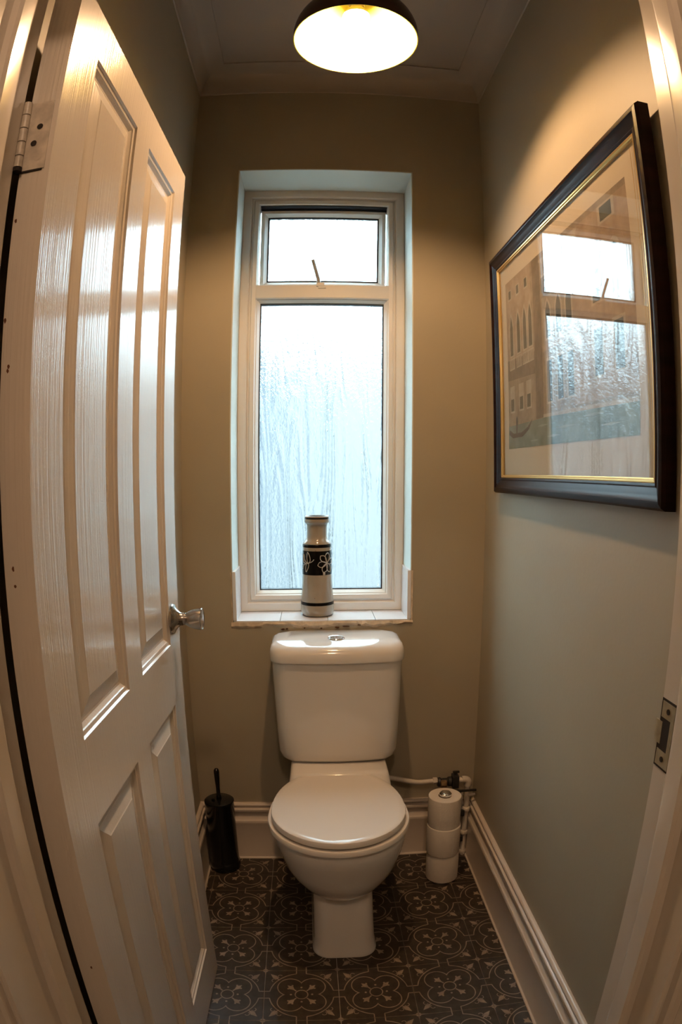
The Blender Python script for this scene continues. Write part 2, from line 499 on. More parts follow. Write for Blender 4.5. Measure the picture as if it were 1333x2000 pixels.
skirting('baseboard_back', 'x', YB, -1, XL, XR, 1, -1, 'moulded cream skirting board along the back wall behind the toilet')
skirting('baseboard_left', 'y', XL, 1, YFL, YB, 0, -1, 'moulded cream skirting board along the left wall behind the door')
skirting('baseboard_right', 'y', XR, -1, YF, YB, 0, -1, 'moulded cream skirting board along the right wall below the picture')

# tiled window sill with upstands
sill = S(thing('trim_3', (0, 0, 0), None, None), 'white tiled window sill with tiled upstands', 'window sill')
bm = bmesh.new(); box(bm, WX0 + 0.001, WX1 - 0.001, YB + 0.002, 2.134, WZ0 + 0.0005, 0.8435)
link('bedding', bm, 'grout_grey', sill)
xs = [WX0 + 0.001, -0.106, 0.043, 0.192, WX1 - 0.001]
for a, b in zip(xs, xs[1:]):
    bm = bmesh.new(); box(bm, a + 0.0006, b - 0.0006, YB - 0.001, 2.134, 0.8435, 0.8495, 0.0012)
    link('tile', bm, 'sill_tile', sill)
for x0, x1 in ((WX0 + 0.0005, WX0 + 0.012), (WX1 - 0.012, WX1 - 0.0005)):
    bm = bmesh.new()
    ys = [YB - 0.002, 2.134]
    box(bm, x0, x1, ys[0], ys[1], 0.850, 1.004, 0.0015)
    link('upstand_tile', bm, 'sill_tile', sill)
# ragged plaster edge under and beside the sill
bm = bmesh.new()
n = 46
top, bot = [], []
for i in range(n + 1):
    x = WX0 - 0.006 + (WX1 - WX0 + 0.012) * i / n
    dz = 0.013 + 0.012 * (0.5 + 0.5 * math.sin(i * 0.35 + 0.6)) * random.uniform(0.6, 1.1)
    if i > n * 0.82: dz *= 0.7
    top.append((x, 0.846)); bot.append((x, 0.846 - dz))
for yy, i0 in ((YB - 0.0022, 0),):
    A = [bm.verts.new((x, YB - random.uniform(0.001, 0.0045), z)) for x, z in top]
    B = [bm.verts.new((x, YB - 0.0002, z)) for x, z in bot]
    M_ = [bm.verts.new((x, YB - random.uniform(0.003, 0.007), (z0 + z1) / 2 + random.uniform(-0.003, 0.003))) for (x, z0), (_, z1) in zip(top, bot)]
    for k in range(n):
        bm.faces.new((A[k], A[k + 1], M_[k + 1], M_[k])); bm.faces.new((M_[k], M_[k + 1], B[k + 1], B[k]))
link('plaster_edge', bm, 'plaster', sill)
for xo, w in ((WX0 - 0.004, 0.004), (WX1 - 0.0005, 0.0055)):
    bm = bmesh.new()
    pts = [(xo + random.uniform(-0.001, 0.001), z) for z in [0.845 + 0.158 * k / 12 for k in range(13)]]
    for (xa, za), (xb, zb) in zip(pts, pts[1:]):
        vs_ = [bm.verts.new(q) for q in ((xa, YB - 0.001, za), (xa + w, YB - 0.003, za), (xb + w, YB - 0.003, zb), (xb, YB - 0.001, zb))]
        bm.faces.new(vs_)
    link('plaster_edge', bm, 'plaster', sill)
for x, z, w, h in ((-0.098, 0.822, 0.012, 0.0025), (-0.085, 0.823, 0.007, 0.0022), (-0.03, 0.825, 0.006, 0.002), (0.022, 0.824, 0.007, 0.002), (0.072, 0.826, 0.016, 0.002), (0.10, 0.829, 0.022, 0.0016), (0.14, 0.833, 0.014, 0.0014)):
    bm = bmesh.new()
    pts = [(x + w * 0.5 * math.cos(a) * random.uniform(0.7, 1.2), YB - 0.0045 - 0.001 * random.random(), z + h * math.sin(a) * random.uniform(0.6, 1.3)) for a in [2 * PI * k / 9 for k in range(9)]]
    loft(bm, [pts, [(p[0], YB, p[2]) for p in pts]])
    link('plaster_chip', bm, 'plaster_dark', sill)

# ------------------------------------------------------------------ window
win = S(thing('window_1', (0.024, 2.16, 0.852), None, None), 'tall white framed window with obscured glass and a small opening top light', 'window')
def wpart(name, bm, mat, parent=win, smooth=None):
    o = link(name, bm, mat, None, smooth)
    o.location = (-0.024, -2.16, -0.852)
    o.parent = parent
    if parent is not win:
        o.location = (0, 0, 0)
    return o
FX0, FX1, FZ0, FZ1 = -0.247, 0.296, 0.8505, 2.294    # frame outer
GX0, GX1 = -0.184, 0.231                             # inner edges of frame
def ring_frame(bm, x0, x1, z0, z1, prof):
    """prof: (inset, y) carried round a vertical rectangle"""
    rings = [[(x0 + d, y, z0 + d), (x1 - d, y, z0 + d), (x1 - d, y, z1 - d), (x0 + d, y, z1 - d)] for d, y in prof]
    loft(bm, rings, False, False, close=True)
bm = bmesh.new()
ring_frame(bm, FX0, FX1, FZ0, FZ1, [(0, 2.195), (0, 2.124), (0.002, 2.122), (0.026, 2.122), (0.029, 2.125), (0.031, 2.131), (0.036, 2.131), (0.038, 2.127), (0.040, 2.126), (0.052, 2.128), (0.056, 2.134), (0.056, 2.195)])
frm = wpart('frame', bm, 'upvc_white')
bm = bmesh.new()
IX0, IX1 = FX0 + 0.056, FX1 - 0.056
rings = [[(x, y, z) for y, z in ((2.195, 1.892), (2.130, 1.889), (2.126, 1.893), (2.126, 1.936), (2.130, 1.941), (2.155, 1.944), (2.195, 1.944))] for x in (IX0 - 0.004, IX1 + 0.004)]
loft(bm, rings); wpart('transom', bm, 'upvc_white')
# glazing bead round the fixed lower pane, gasket, pane
ZL0, ZL1 = FZ0 + 0.056, 1.891
bm = bmesh.new(); ring_frame(bm, IX0 - 0.002, IX1 + 0.002, ZL0 - 0.002, ZL1, [(0, 2.165), (0, 2.134), (0.004, 2.134), (0.013, 2.146), (0.013, 2.165)])
wpart('glazing_bead', bm, 'upvc_white')
bm = bmesh.new(); ring_frame(bm, IX0, IX1, ZL0, ZL1 - 0.002, [(0.009, 2.170), (0.009, 2.148), (0.0145, 2.148), (0.0145, 2.170)])
wpart('gasket', bm, 'gasket_black')
bm = bmesh.new(); box(bm, IX0 + 0.008, IX1 - 0.008, 2.158, 2.162, ZL0 + 0.008, ZL1 - 0.010)
wpart('pane', bm, 'obscured_glass')
# top light: sash hinged at its head, open a few degrees outwards
ZT0, ZT1 = 1.944, FZ1 - 0.056
sash = bpy.data.objects.new('sash', None); C.objects.link(sash); sash.parent = win
sash.empty_display_size = 0.05
sash.location = (-0.024 + 0.0, 2.160 - 2.16, ZT1 - 0.004 - 0.852)
sash.rotation_euler = (math.radians(5.5), 0, 0)
SH = ZT1 - ZT0 - 0.004
def spart(name, bm, mat): return link(name, bm, mat, sash)
bm = bmesh.new()
ring_frame(bm, IX0 + 0.003, IX1 - 0.003, -SH, -0.004, [(0, 0.045), (0, 0.0), (0.003, -0.003), (0.012, -0.003), (0.022, 0.010), (0.024, 0.012), (0.024, 0.045)])
spart('sash_frame', bm, 'upvc_white')
bm = bmesh.new()
ring_frame(bm, IX0 + 0.003, IX1 - 0.003, -SH, -0.004, [(0.0225, 0.024), (0.0225, 0.011), (0.0275, 0.011), (0.0275, 0.024)])
spart('gasket', bm, 'gasket_black')
bm = bmesh.new(); box(bm, IX0 + 0.024, IX1 - 0.024, 0.016, 0.020, -SH + 0.022, -0.026)
spart('pane', bm, 'obscured_glass')
bm = bmesh.new(); box(bm, IX0 + 0.002, IX1 - 0.002, 2.132, 2.158, ZT1 - 0.0035, ZT1 - 0.0002)
wpart('gasket', bm, 'gasket_black')
bm = bmesh.new(); box(bm, IX0 + 0.0005, IX1 - 0.0005, 2.160, 2.192, ZT1 - 0.004, ZT1 - 0.0002)
wpart('head_seal', bm, 'gasket_black')
# stay
st = None
bm = bmesh.new(); box(bm, 0.004, 0.030, 2.121, 2.138, 1.931, 1.9445, 0.002); box(bm, 0.010, 0.036, 2.122, 2.128, 1.925, 1.934, 0.0015)
st = wpart('stay_bracket', bm, 'upvc_white')
bm = bmesh.new(); tube(bm, [(0.014, 2.130, 1.938), (0.010, 2.127, 1.960), (-0.009, 2.112, 2.024)], [0.0068, 0.0062, 0.0058], 8)
wpart('stay_bar', bm, 'stay_paint')

# ------------------------------------------------------------------ door lining
lining = S(thing('trim_4', (0, YF, 0), None, None), 'white gloss door lining with stops around the doorway', 'door frame')
def lp(name, bm, mat, smooth=None):
    o = link(name, bm, mat, None, smooth); o.location = (0, -YF, 0); o.parent = lining; return o
Y0L = YF - 0.145
for s, x, nm in ((1, OX0, 'jamb'), (-1, OX1, 'jamb')):
    bm = bmesh.new()
    out = x - s * 0.030
    yf = YFL if s > 0 else YF
    rng = [(out, yf), (x - s * 0.003, yf), (x, yf - 0.003), (x, Y0L + 0.003), (x - s * 0.003, Y0L), (out, Y0L)]
    loft(bm, [[(a, b, z) for a, b in rng] for z in (0.0, OZ + 0.03)])
    lp('jamb', bm, 'gloss_white')
    bm = bmesh.new()
    t_ = 0.013
    arc = [(x + s * (t_ - 0.011 + 0.011 * math.sin(a)), yf - 0.047 - 0.011 + 0.011 * math.cos(a)) for a in [PI / 2 * k / 6 for k in range(7)]]
    rng = [(x - s * 0.001, yf - 0.047)] + arc + [(x + s * t_, yf - 0.086), (x + s * (t_ - 0.004), yf - 0.090), (x - s * 0.001, yf - 0.090)]
    loft(bm, [[(a, b, z) for a, b in rng] for z in (0.0, OZ - 0.0)])
    lp('stop', bm, 'gloss_white', 40)
    # hall-side architrave with a moulded edge
    bm = bmesh.new()
    ya = Y0L
    rng = [(x - s * 0.006, ya), (x - s * 0.006, ya - 0.012), (x - s * 0.010, ya - 0.016), (x - s * 0.020, ya - 0.016), (x - s * 0.024, ya - 0.012), (x - s * 0.030, ya - 0.018),
           (x - s * 0.060, ya - 0.020), (x - s * 0.066, ya - 0.014), (x - s * 0.072, ya - 0.022), (x - s * 0.080, ya - 0.022), (x - s * 0.080, ya)]
    loft(bm, [[(a, b, z) for a, b in rng] for z in (0.0, OZ + 0.08)])
    lp('architrave', bm, 'gloss_white')
bm = bmesh.new(); box(bm, OX0, OX1, Y0L, YF, OZ, OZ + 0.03); lp('head', bm, 'gloss_white')
bm = bmesh.new(); box(bm, OX0 + 0.013, OX1 - 0.013, YF - 0.090, YF - 0.047, OZ - 0.013, OZ + 0.0); lp('stop', bm, 'gloss_white')
# strike plate on the right jamb
ZK = 1.003
bm = bmesh.new()
xs_ = OX1 - 0.0012
def plate(bm, y0, y1, z0, z1): box(bm, xs_, OX1 + 0.0005, y0, y1, z0, z1)
plate(bm, YF - 0.036, YF - 0.006, ZK + 0.020, ZK + 0.040); plate(bm, YF - 0.036, YF - 0.006, ZK - 0.040, ZK - 0.020)
plate(bm, YF - 0.036, YF - 0.028, ZK - 0.020, ZK + 0.020); plate(bm, YF - 0.010, YF + 0.004, ZK - 0.014, ZK + 0.014)
sp = lp('strike_plate', bm, 'strike_steel')
bm = bmesh.new(); box(bm, OX1 - 0.0006, OX1 + 0.0006, YF - 0.039, YF - 0.003, ZK - 0.043, ZK + 0.043); lp('strike_mortise', bm, 'dark_hole')
bm = bmesh.new(); box(bm, OX1 - 0.0009, OX1 + 0.012, YF - 0.028, YF - 0.0105, ZK - 0.020, ZK + 0.020); lp('latch_hole', bm, 'dark_hole')
for z in (ZK + 0.030, ZK - 0.030):
    bm = bmesh.new(); lathe(bm, [(0.0035, -0.0004), (0.0035, 0.0008)], 12, xs_ - 0.0006, YF - 0.021, z, axis='x'); lp('screw', bm, 'dark_hole')
bm = bmesh.new(); box(bm, OX0 - 0.02, OX1 + 0.02, YF - 0.145, YF - 0.100, -0.002, 0.004, 0.001); lp('threshold', bm, 'satin_steel')

# ------------------------------------------------------------------ door
DN, DF = Vector((-0.3175, 0.687)), Vector((-0.296, 1.371))
DW, DH, DT = 0.686, 1.978, 0.040
ang = math.atan2(DF.y - DN.y, DF.x - DN.x)
door = S(thing('door_1', (DN.x, DN.y, 0.008), None, None, rz=ang), 'open glossy white panelled door with a steel knob', 'door')
cx_ = [0, 0.095, 0.313, 0.393, 0.604, DW]
cz_ = [0, 0.140, 0.815, 0.945, 1.899, DH]
holes = [(1, 1), (3, 1), (1, 3), (3, 3)]
bm = bmesh.new()
V = {}
def dv(x, y, z):
    k = (round(x, 5), round(y, 5), round(z, 5))
    if k not in V: V[k] = bm.verts.new((x, y, z))
    return V[k]
for y, holed in ((0.0, True), (DT, True)):
    for i in range(5):
        for k in range(5):
            if holed and (i, k) in holes: continue
            bm.faces.new((dv(cx_[i], y, cz_[k]), dv(cx_[i + 1], y, cz_[k]), dv(cx_[i + 1], y, cz_[k + 1]), dv(cx_[i], y, cz_[k + 1])))
for i in range(5):
    for z in (0, DH): bm.faces.new((dv(cx_[i], 0, z), dv(cx_[i + 1], 0, z), dv(cx_[i + 1], DT, z), dv(cx_[i], DT, z)))
for k in range(5):
    for x in (0, DW): bm.faces.new((dv(x, 0, cz_[k]), dv(x, 0, cz_[k + 1]), dv(x, DT, cz_[k + 1]), dv(x, DT, cz_[k])))
link('leaf', bm, 'door_paint', door)
PR = [(0.0, 0.0), (0.0025, 0.0035), (0.009, 0.0045), (0.0105, 0.0062), (0.0165, 0.0100), (0.0205, 0.0105), (0.0235, 0.0100), (0.046, 0.0040), (0.0480, 0.0030)]
for i, k in holes:
    bm = bmesh.new()
    x0, x1, z0, z1 = cx_[i], cx_[i + 1], cz_[k], cz_[k + 1]
    for sgn, yb in ((1, 0.0), (-1, DT)):
        rings = [[(x0 + d, yb + sgn * y, z0 + d), (x1 - d, yb + sgn * y, z0 + d), (x1 - d, yb + sgn * y, z1 - d), (x0 + d, yb + sgn * y, z1 - d)] for d, y in PR]
        loft(bm, rings, False, True)
    link('panel', bm, 'door_paint', door)
# knobs on both faces, latch
def knob(side):
    y0 = -0.0002 if side < 0 else DT + 0.0002
    kn = bpy.data.objects.new('door_knob', None); C.objects.link(kn); kn.parent = door; kn.empty_display_size = 0.03
    kn.location = (0.629, y0, ZK - 0.008)
    if side > 0: kn.rotation_euler = (0, 0, PI)
    bm = bmesh.new()
    lathe(bm, [(0.0315, 0.0), (0.0320, 0.002), (0.0305, 0.0045), (0.0245, 0.0075), (0.0185, 0.0125), (0.0145, 0.0185), (0.0132, 0.025)], 36, axis='-y'); link('rosette', bm, 'satin_steel', kn, 30)
    bm = bmesh.new()
    lathe(bm, [(0.0128, 0.022), (0.0128, 0.0295), (0.0122, 0.0300), (0.0122, 0.0312), (0.0140, 0.0320), (0.0180, 0.040), (0.0212, 0.050), (0.0228, 0.060), (0.0230, 0.064), (0.0215, 0.0655), (0.020, 0.0645), (0.0, 0.0655)], 36, axis='-y', cap1=False); link('grip', bm, 'satin_steel', kn, 30)
knob(-1)
bm = bmesh.new(); box(bm, DW - 0.0005, DW + 0.001, 0.008, 0.032, ZK - 0.038, ZK + 0.022); link('latch_plate', bm, 'satin_steel', door)
bm = bmesh.new(); box(bm, DW, DW + 0.010, 0.013, 0.027, ZK - 0.018, ZK + 0.002, 0.003); link('latch', bm, 'satin_steel', door)
# hinges: leaf let into the door edge, knuckles in the gap
def hinge(zc):
    h = bpy.data.objects.new('hinge', None); C.objects.link(h); h.parent = door; h.empty_display_size = 0.03
    h.location = (0, 0, zc)
    bm = bmesh.new(); box(bm, -0.0015, 0.001, 0.007, DT, -0.050, 0.050); link('hinge_leaf', bm, 'hinge_painted', h)
    for k in range(5):
        bm = bmesh.new(); z = -0.050 + 0.020 * k
        tube(bm, [(-0.006, DT + 0.001, z + 0.0008), (-0.006, DT + 0.001, z + 0.0192)], 0.0055, 14); link('knuckle', bm, 'hinge_painted', h, 30)
    for y, z in ((0.021, 0.012), (0.026, -0.012), (0.018, -0.034)):
        bm = bmesh.new(); lathe(bm, [(0.0042, -0.0021), (0.0030, -0.0012)], 12, 0, y, z, axis='x'); link('screw', bm, 'dark_hole' if z > -0.02 else 'hinge_painted', h)
    bm = bmesh.new(); box(bm, -0.0016, 0.0005, 0.010, DT + 0.004, -0.0525, -0.0500); link('paint_crack', bm, 'dark_hole', h)
    bm = bmesh.new(); tube(bm, [(-0.006, DT + 0.001, -0.052), (-0.006, DT + 0.001, -0.046)], 0.0060, 10); link('pin_end', bm, 'dark_hole', h)
for z in (1.717, 0.25): hinge(z)

# small chips in the paint of the door edge
for y, z in ((0.036, 1.60), (0.038, 1.475), (0.030, 1.42), (0.031, 1.415), (0.028, 1.19), (0.027, 1.17), (0.020, 0.62)):
    bm = bmesh.new()
    pts = [(y + 0.0016 * math.cos(q) * random.uniform(0.6, 1.2), z + 0.0030 * math.sin(q) * random.uniform(0.6, 1.2)) for q in [2 * PI * k / 8 for k in range(8)]]
    loft(bm, [[(-0.0004, a, b) for a, b in pts], [(0.0006, a, b) for a, b in pts]])
    link('paint_chip', bm, 'rust_speck', door)

# ------------------------------------------------------------------ pendant lamp
LX, LY, LZ, LR = 0.0735, 1.292, 2.320, 0.141
lamp = thing('pendant_lamp', (LX, LY, LZ), 'dome pendant lamp with dark outside and glowing cream inside', 'lamp')
bm = bmesh.new()
outer = [(LR, 0.0)] + [(LR * math.cos(a) * 1.0, 0.012 + 0.125 * math.sin(a)) for a in [PI / 2 * k / 14 * 0.90 for k in range(15)]]
lathe(bm, outer, 56, cap0=False, cap1=True); link('shade', bm, 'shade_outer', lamp, 50)
bm = bmesh.new()
inner = [(LR, 0.0), (LR - 0.0025, 0.0005)] + [((LR - 0.0035) * math.cos(a), 0.012 + 0.1215 * math.sin(a)) for a in [PI / 2 * k / 14 * 0.90 for k in range(15)]]
lathe(bm, inner, 56, cap0=False, cap1=True); link('shade_lining', bm, 'shade_inner', lamp, 50)
bm = bmesh.new(); lathe(bm, [(0.018, 0.118), (0.020, 0.125), (0.020, 0.175), (0.012, 0.19), (0.004, 0.20)], 24); link('lamp_holder', bm, 'flex', lamp, 40)
bm = bmesh.new()                          # LED bulb: glowing globe, opaque neck
lathe(bm, [(0.031 * math.sin(q), 0.080 - 0.031 * math.cos(q)) for q in [0.02 + (PI * 0.52) * k / 10 for k in range(0,11,2)]], 12, cap1=False); link('bulb', bm, 'bulb_glow', lamp, 60)
bm = bmesh.new(); lathe(bm, [(0.0310, 0.0822), (0.028, 0.092), (0.021, 0.104), (0.015, 0.112), (0.014, 0.122)], 28); link('bulb_neck', bm, 'upvc_white', lamp, 60)
bm = bmesh.new(); tube(bm, [(0, 0, 0.195), (0, 0, ZC - LZ - 0.02)], 0.0035, 8); link('flex', bm, 'flex', lamp)
bm = bmesh.new(); lathe(bm, [(0.045, ZC - LZ - 0.0005), (0.043, ZC - LZ - 0.012), (0.025, ZC - LZ - 0.026), (0.006, ZC - LZ - 0.03)], 28); link('ceiling_rose', bm, 'flex', lamp, 40)

# hall lamp behind the camera: a bare frosted globe on the hall ceiling
hl = thing('hall_lamp', (0.05, -0.55, ZC), 'globe ceiling lamp in the hall behind the camera', 'lamp')
bm = bmesh.new(); lathe(bm, [(0.05, -0.0005), (0.05, -0.02), (0.03, -0.03)], 24); link('base', bm, 'flex', hl)
bm = bmesh.new(); lathe(bm, [(0.03, -0.03)] + [(0.075 * math.sin(a), -0.10 + 0.075 * math.cos(a)) for a in [0.42 + (PI - 0.43) * k / 12 for k in range(0,13,2)]], 10, cap0=False); link('globe', bm, 'hall_bulb_glow', hl, 60)

# ------------------------------------------------------------------ toilet
TX, CXC = 0.053, 0.066
wc = thing('toilet', (TX, 1.70, 0), 'white close-coupled ceramic toilet with its lid down below the window', 'toilet')
def tp_(name, bm, mat, smooth=40, parent=wc):
    o = link(name, bm, mat, None, smooth); o.location = (-TX, -1.70, 0) if parent is wc else (0, 0, 0); o.parent = parent; return o
bm = bmesh.new()
# bowl
bowl = [(z, w, 1.545 - f, 0.235, 1.545) for z, w, f in ((0.397, 0.170, 1.364), (0.3935, 0.174, 1.360), (0.385, 0.1775, 1.356), (0.370, 0.1785, 1.355), (0.345, 0.175, 1.360), (0.315, 0.166, 1.369),
        (0.285, 0.157, 1.377), (0.258, 0.144, 1.387), (0.235, 0.129, 1.399), (0.215, 0.111, 1.414), (0.200, 0.095, 1.431), (0.190, 0.081, 1.449), (0.185, 0.068, 1.470))]
loft(bm, [egg(TX + 0.004, cy, w, lf, lb, z, nb=3.2) for z, w, lf, lb, cy in bowl][::-1])
# pedestal
ped = [(0.0005, 0.0905, 1.418, 0.05), (0.010, 0.0905, 1.418, 0.05), (0.016, 0.0875, 1.421, 0.05), (0.05, 0.0855, 1.425, 0.05), (0.12, 0.0835, 1.437, 0.05), (0.19, 0.0825, 1.452, 0.05), (0.235, 0.084, 1.470, 0.05), (0.30, 0.088, 1.50, 0.05)]
loft(bm, [rrect(TX + 0.006 - w, TX + 0.006 + w, y0, 1.925, r, z, 8) for z, w, y0, r in ped])
# shelf for the cistern
shelf = [(0.300, 0.130, 1.66), (0.360, 0.152, 1.68), (0.400, 0.151, 1.70), (0.432, 0.146, 1.722), (0.441, 0.143, 1.728), (0.4445, 0.138, 1.733)]
loft(bm, [rrect(CXC - w, CXC + w, y0, 1.958, 0.025, z, 5) for z, w, y0 in shelf])
tp_('pan', bm, 'ceramic', 50)
bm = bmesh.new()
SE = [(0.3985, 0.172), (0.3995, 0.1860), (0.4015, 0.1885), (0.4130, 0.1885), (0.4155, 0.1870), (0.4165, 0.172)]
loft(bm, [egg(TX, 1.535, w, w + 0.003, 0.235 + (w - 0.183), z, nb=2.2) for z, w in SE]); seat = tp_('seat', bm, 'seat_plastic', 40)
bm = bmesh.new()
LI = [(0.4205, 0.165), (0.4215, 0.1765), (0.4235, 0.1785), (0.4350, 0.1785), (0.4385, 0.1772), (0.4400, 0.1745), (0.4405, 0.160)]
loft(bm, [egg(TX, 1.532, w, w + 0.004, 0.240 + (w - 0.178), z, nb=2.12) for z, w in LI]); tp_('lid', bm, 'seat_plastic', 40)
for sx_ in (-0.07, 0.07):
    bm = bmesh.new(); tube(bm, [(TX + sx_ - 0.016, 1.757, 0.432), (TX + sx_ + 0.016, 1.757, 0.432)], 0.009, 14); box(bm, TX + sx_ - 0.012, TX + sx_ + 0.012, 1.748, 1.766, 0.398, 0.430, 0.002)
    tp_('seat_hinge', bm, 'seat_plastic', 40)
bm = bmesh.new()
CB = [(0.4455, 0.150, 1.826, 0.03), (0.450, 0.164, 1.817, 0.035), (0.460, 0.1735, 1.810, 0.04), (0.480, 0.1800, 1.806, 0.04), (0.55, 0.1835, 1.804, 0.04), (0.65, 0.1875, 1.802, 0.04), (0.767, 0.1915, 1.800, 0.04)]
loft(bm, [rrect(CXC - w, CXC + w, y0, 1.9755, r, z, 7, bow=0.014) for z, w, y0, r in CB]); tp_('cistern', bm, 'ceramic', 50)
bm = bmesh.new()
CL = [(0.7645, 0.1925, 1.799, 0.04), (0.766, 0.1965, 1.795, 0.042), (0.772, 0.1975, 1.794, 0.042), (0.790, 0.1970, 1.796, 0.042), (0.8, 0.1955, 1.800, 0.042), (0.809, 0.192, 1.808, 0.042), (0.8145, 0.186, 1.819, 0.042), (0.8175, 0.176, 1.832, 0.042), (0.8190, 0.15, 1.85, 0.042)]
loft(bm, [rrect(CXC - w, CXC + w, y0, 1.977, r if z < 0.815 else 0.035, z, 7, bow=0.016 if z < 0.81 else 0.010) for z, w, y0, r in CL]); tp_('cistern_lid', bm, 'ceramic', 50)
bt = bpy.data.objects.new('flush_button', None); C.objects.link(bt); bt.parent = wc; bt.location = (0.064 - TX, 1.868 - 1.70, 0.8188); bt.empty_display_size = 0.02
bm = bmesh.new(); lathe(bm, [(0.0255, 0.0), (0.0255, 0.002), (0.0235, 0.0042), (0.021, 0.0035), (0.0205, 0.002)], 32); link('button_ring', bm, 'chrome', bt, 30)
for sgn in (1, -1):
    bm = bmesh.new()
    arc = [(0.0012 * sgn + sgn * 0.019 * math.sin(a), 0.019 * math.cos(a)) for a in [PI * k / 16 for k in range(17)]]
    loft(bm, [[(x * q, y * q, z) for x, y in arc] for z, q in ((0.0005, 1.0), (0.0035, 1.0), (0.0045, 0.94))])
    link('button_half', bm, 'chrome', bt, 30)

# ------------------------------------------------------------------ water supply pipe with valve
pipe = thing('supply_pipe', (0.505, 1.945, 0), 'cream painted water pipe with dark valve in the corner beside the toilet', 'pipe')
def pp(name, bm, mat, smooth=40):
    o = link(name, bm, mat, None, smooth); o.location = (-0.505, -1.945, 0); o.parent = pipe; return o
PY = 1.945
bm = bmesh.new(); tube(bm, bez([(0.215, PY, 0.322), (0.262, PY, 0.314), (0.300, PY, 0.304), (0.335, PY, 0.297), (0.375, PY, 0.298), (0.398, PY, 0.299)], 6), 0.0088, 12); pp('feed_pipe', bm, 'pipe_paint')
bm = bmesh.new(); lathe(bm, [(0.0105, 0), (0.0125, 0.002), (0.0125, 0.013), (0.0105, 0.016)], 6, 0.384, PY, 0.299, axis='x'); pp('nut', bm, 'pipe_paint', None)
bm = bmesh.new(); lathe(bm, [(0.012, 0), (0.016, 0.003), (0.017, 0.010), (0.013, 0.014), (0.013, 0.034), (0.017, 0.038), (0.017, 0.048), (0.012, 0.050)], 16, 0.399, PY, 0.294, axis='x'); pp('valve_body', bm, 'valve_dark')
bm = bmesh.new(); lathe(bm, [(0.011, 0), (0.014, 0.002), (0.014, 0.020), (0.011, 0.022)], 8, 0.408, PY - 0.012, 0.292, axis='x'); pp('valve_nut', bm, 'brass_tarnished', None)
bm = bmesh.new(); box(bm, 0.449, 0.472, PY - 0.018, PY + 0.016, 0.274, 0.318, 0.003); pp('valve_collar', bm, 'valve_dark')
bm = bmesh.new(); tube(bm, [(0.462, PY, 0.316), (0.462, PY, 0.330)], 0.005, 10); box(bm, 0.452, 0.474, PY - 0.004, PY + 0.004, 0.326, 0.332, 0.001); pp('valve_tap', bm, 'valve_dark')
bm = bmesh.new(); tube(bm, [(0.472, PY, 0.297), (0.488, PY, 0.297)], 0.0105, 12); pp('compression_nut', bm, 'pipe_paint')
bm = bmesh.new(); tube(bm, bez([(0.484, PY, 0.299), (0.498, PY, 0.298), (0.506, PY, 0.290), (0.506, PY, 0.274)], 6), [0.0125] * 19, 14); pp('elbow', bm, 'pipe_paint')
bm = bmesh.new(); box(bm, 0.448, 0.532, PY - 0.024, PY - 0.016, 0.262, 0.269, 0.002); pp('lever', bm, 'valve_dark')
bm = bmesh.new(); tube(bm, bez([(0.506, PY, 0.276), (0.5055, PY - 0.001, 0.20), (0.503, PY - 0.004, 0.12), (0.501, PY - 0.008, 0.0008)], 6), 0.0095, 12); pp('riser_pipe', bm, 'pipe_paint')
for z, x in ((0.178, 0.5045), (0.085, 0.5025), (0.006, 0.501)):
    bm = bmesh.new(); lathe(bm, [(0.0125, z), (0.0140, z + 0.003), (0.0140, z + 0.012), (0.0125, z + 0.015)], 12, x, PY - 0.005, 0); pp('joint', bm, 'pipe_paint')
bm = bmesh.new(); tube(bm, [(0.507, PY - 0.012, 0.243), (0.520, PY - 0.014, 0.246), (0.530, PY - 0.012, 0.246)], 0.0045, 8); pp('clip', bm, 'pipe_paint')
bm = bmesh.new(); tube(bm, [(0.478, PY - 0.004, 0.250), (0.478, PY - 0.004, 0.0008)], 0.0075, 10); box(bm, 0.468, 0.488, PY - 0.014, PY + 0.006, 0.225, 0.250, 0.002); pp('waste_pipe', bm, 'pipe_paint')
for z in (0.165, 0.06):
    bm = bmesh.new(); box(bm, 0.480, 0.497, PY - 0.020, PY - 0.008, z, z + 0.022, 0.002); pp('pipe_clip', bm, 'valve_dark')

# ------------------------------------------------------------------ toilet brush and holder
BX, BY = -0.3265, 1.908
hold = thing('brush_holder', (BX, BY, 0), 'tall glossy black toilet brush holder standing in the left corner', 'brush holder')
bm = bmesh.new()
lathe(bm, [(0.044, 0.0003), (0.0505, 0.002), (0.052, 0.010), (0.052, 0.026), (0.0495, 0.031), (0.0485, 0.036), (0.0485, 0.255), (0.0495, 0.258), (0.0495, 0.264), (0.0465, 0.264), (0.0465, 0.04), (0.0, 0.04)], 44, cap1=False); link('canister', bm, 'black_gloss', hold, 40)
br = thing('toilet_brush', (BX, BY, 0.05), 'black toilet brush handle with rounded tip standing in the holder', 'toilet brush')
bm = bmesh.new(); lathe(bm, [(0.009, 0.212), (0.0475, 0.2142), (0.0478, 0.2155), (0.044, 0.2180), (0.012, 0.2205), (0.009, 0.2205)], 44); link('cover_disc', bm, 'black_gloss', br, 40)
bm = bmesh.new(); lathe(bm, [(0.0065, 0.0), (0.0065, 0.218), (0.0085, 0.221), (0.0075, 0.228), (0.0065, 0.245), (0.0065, 0.262), (0.0072, 0.275), (0.0085, 0.300), (0.0092, 0.318), (0.0085, 0.326), (0.005, 0.3305), (0.0005, 0.332)], 24); link('handle', bm, 'black_chrome', br, 50)
bm = bmesh.new(); lathe(bm, [(0.012, -0.005), (0.034, 0.0), (0.036, 0.06), (0.02, 0.075), (0.008, 0.08)], 20); link('bristles', bm, 'tissue', br, 50)
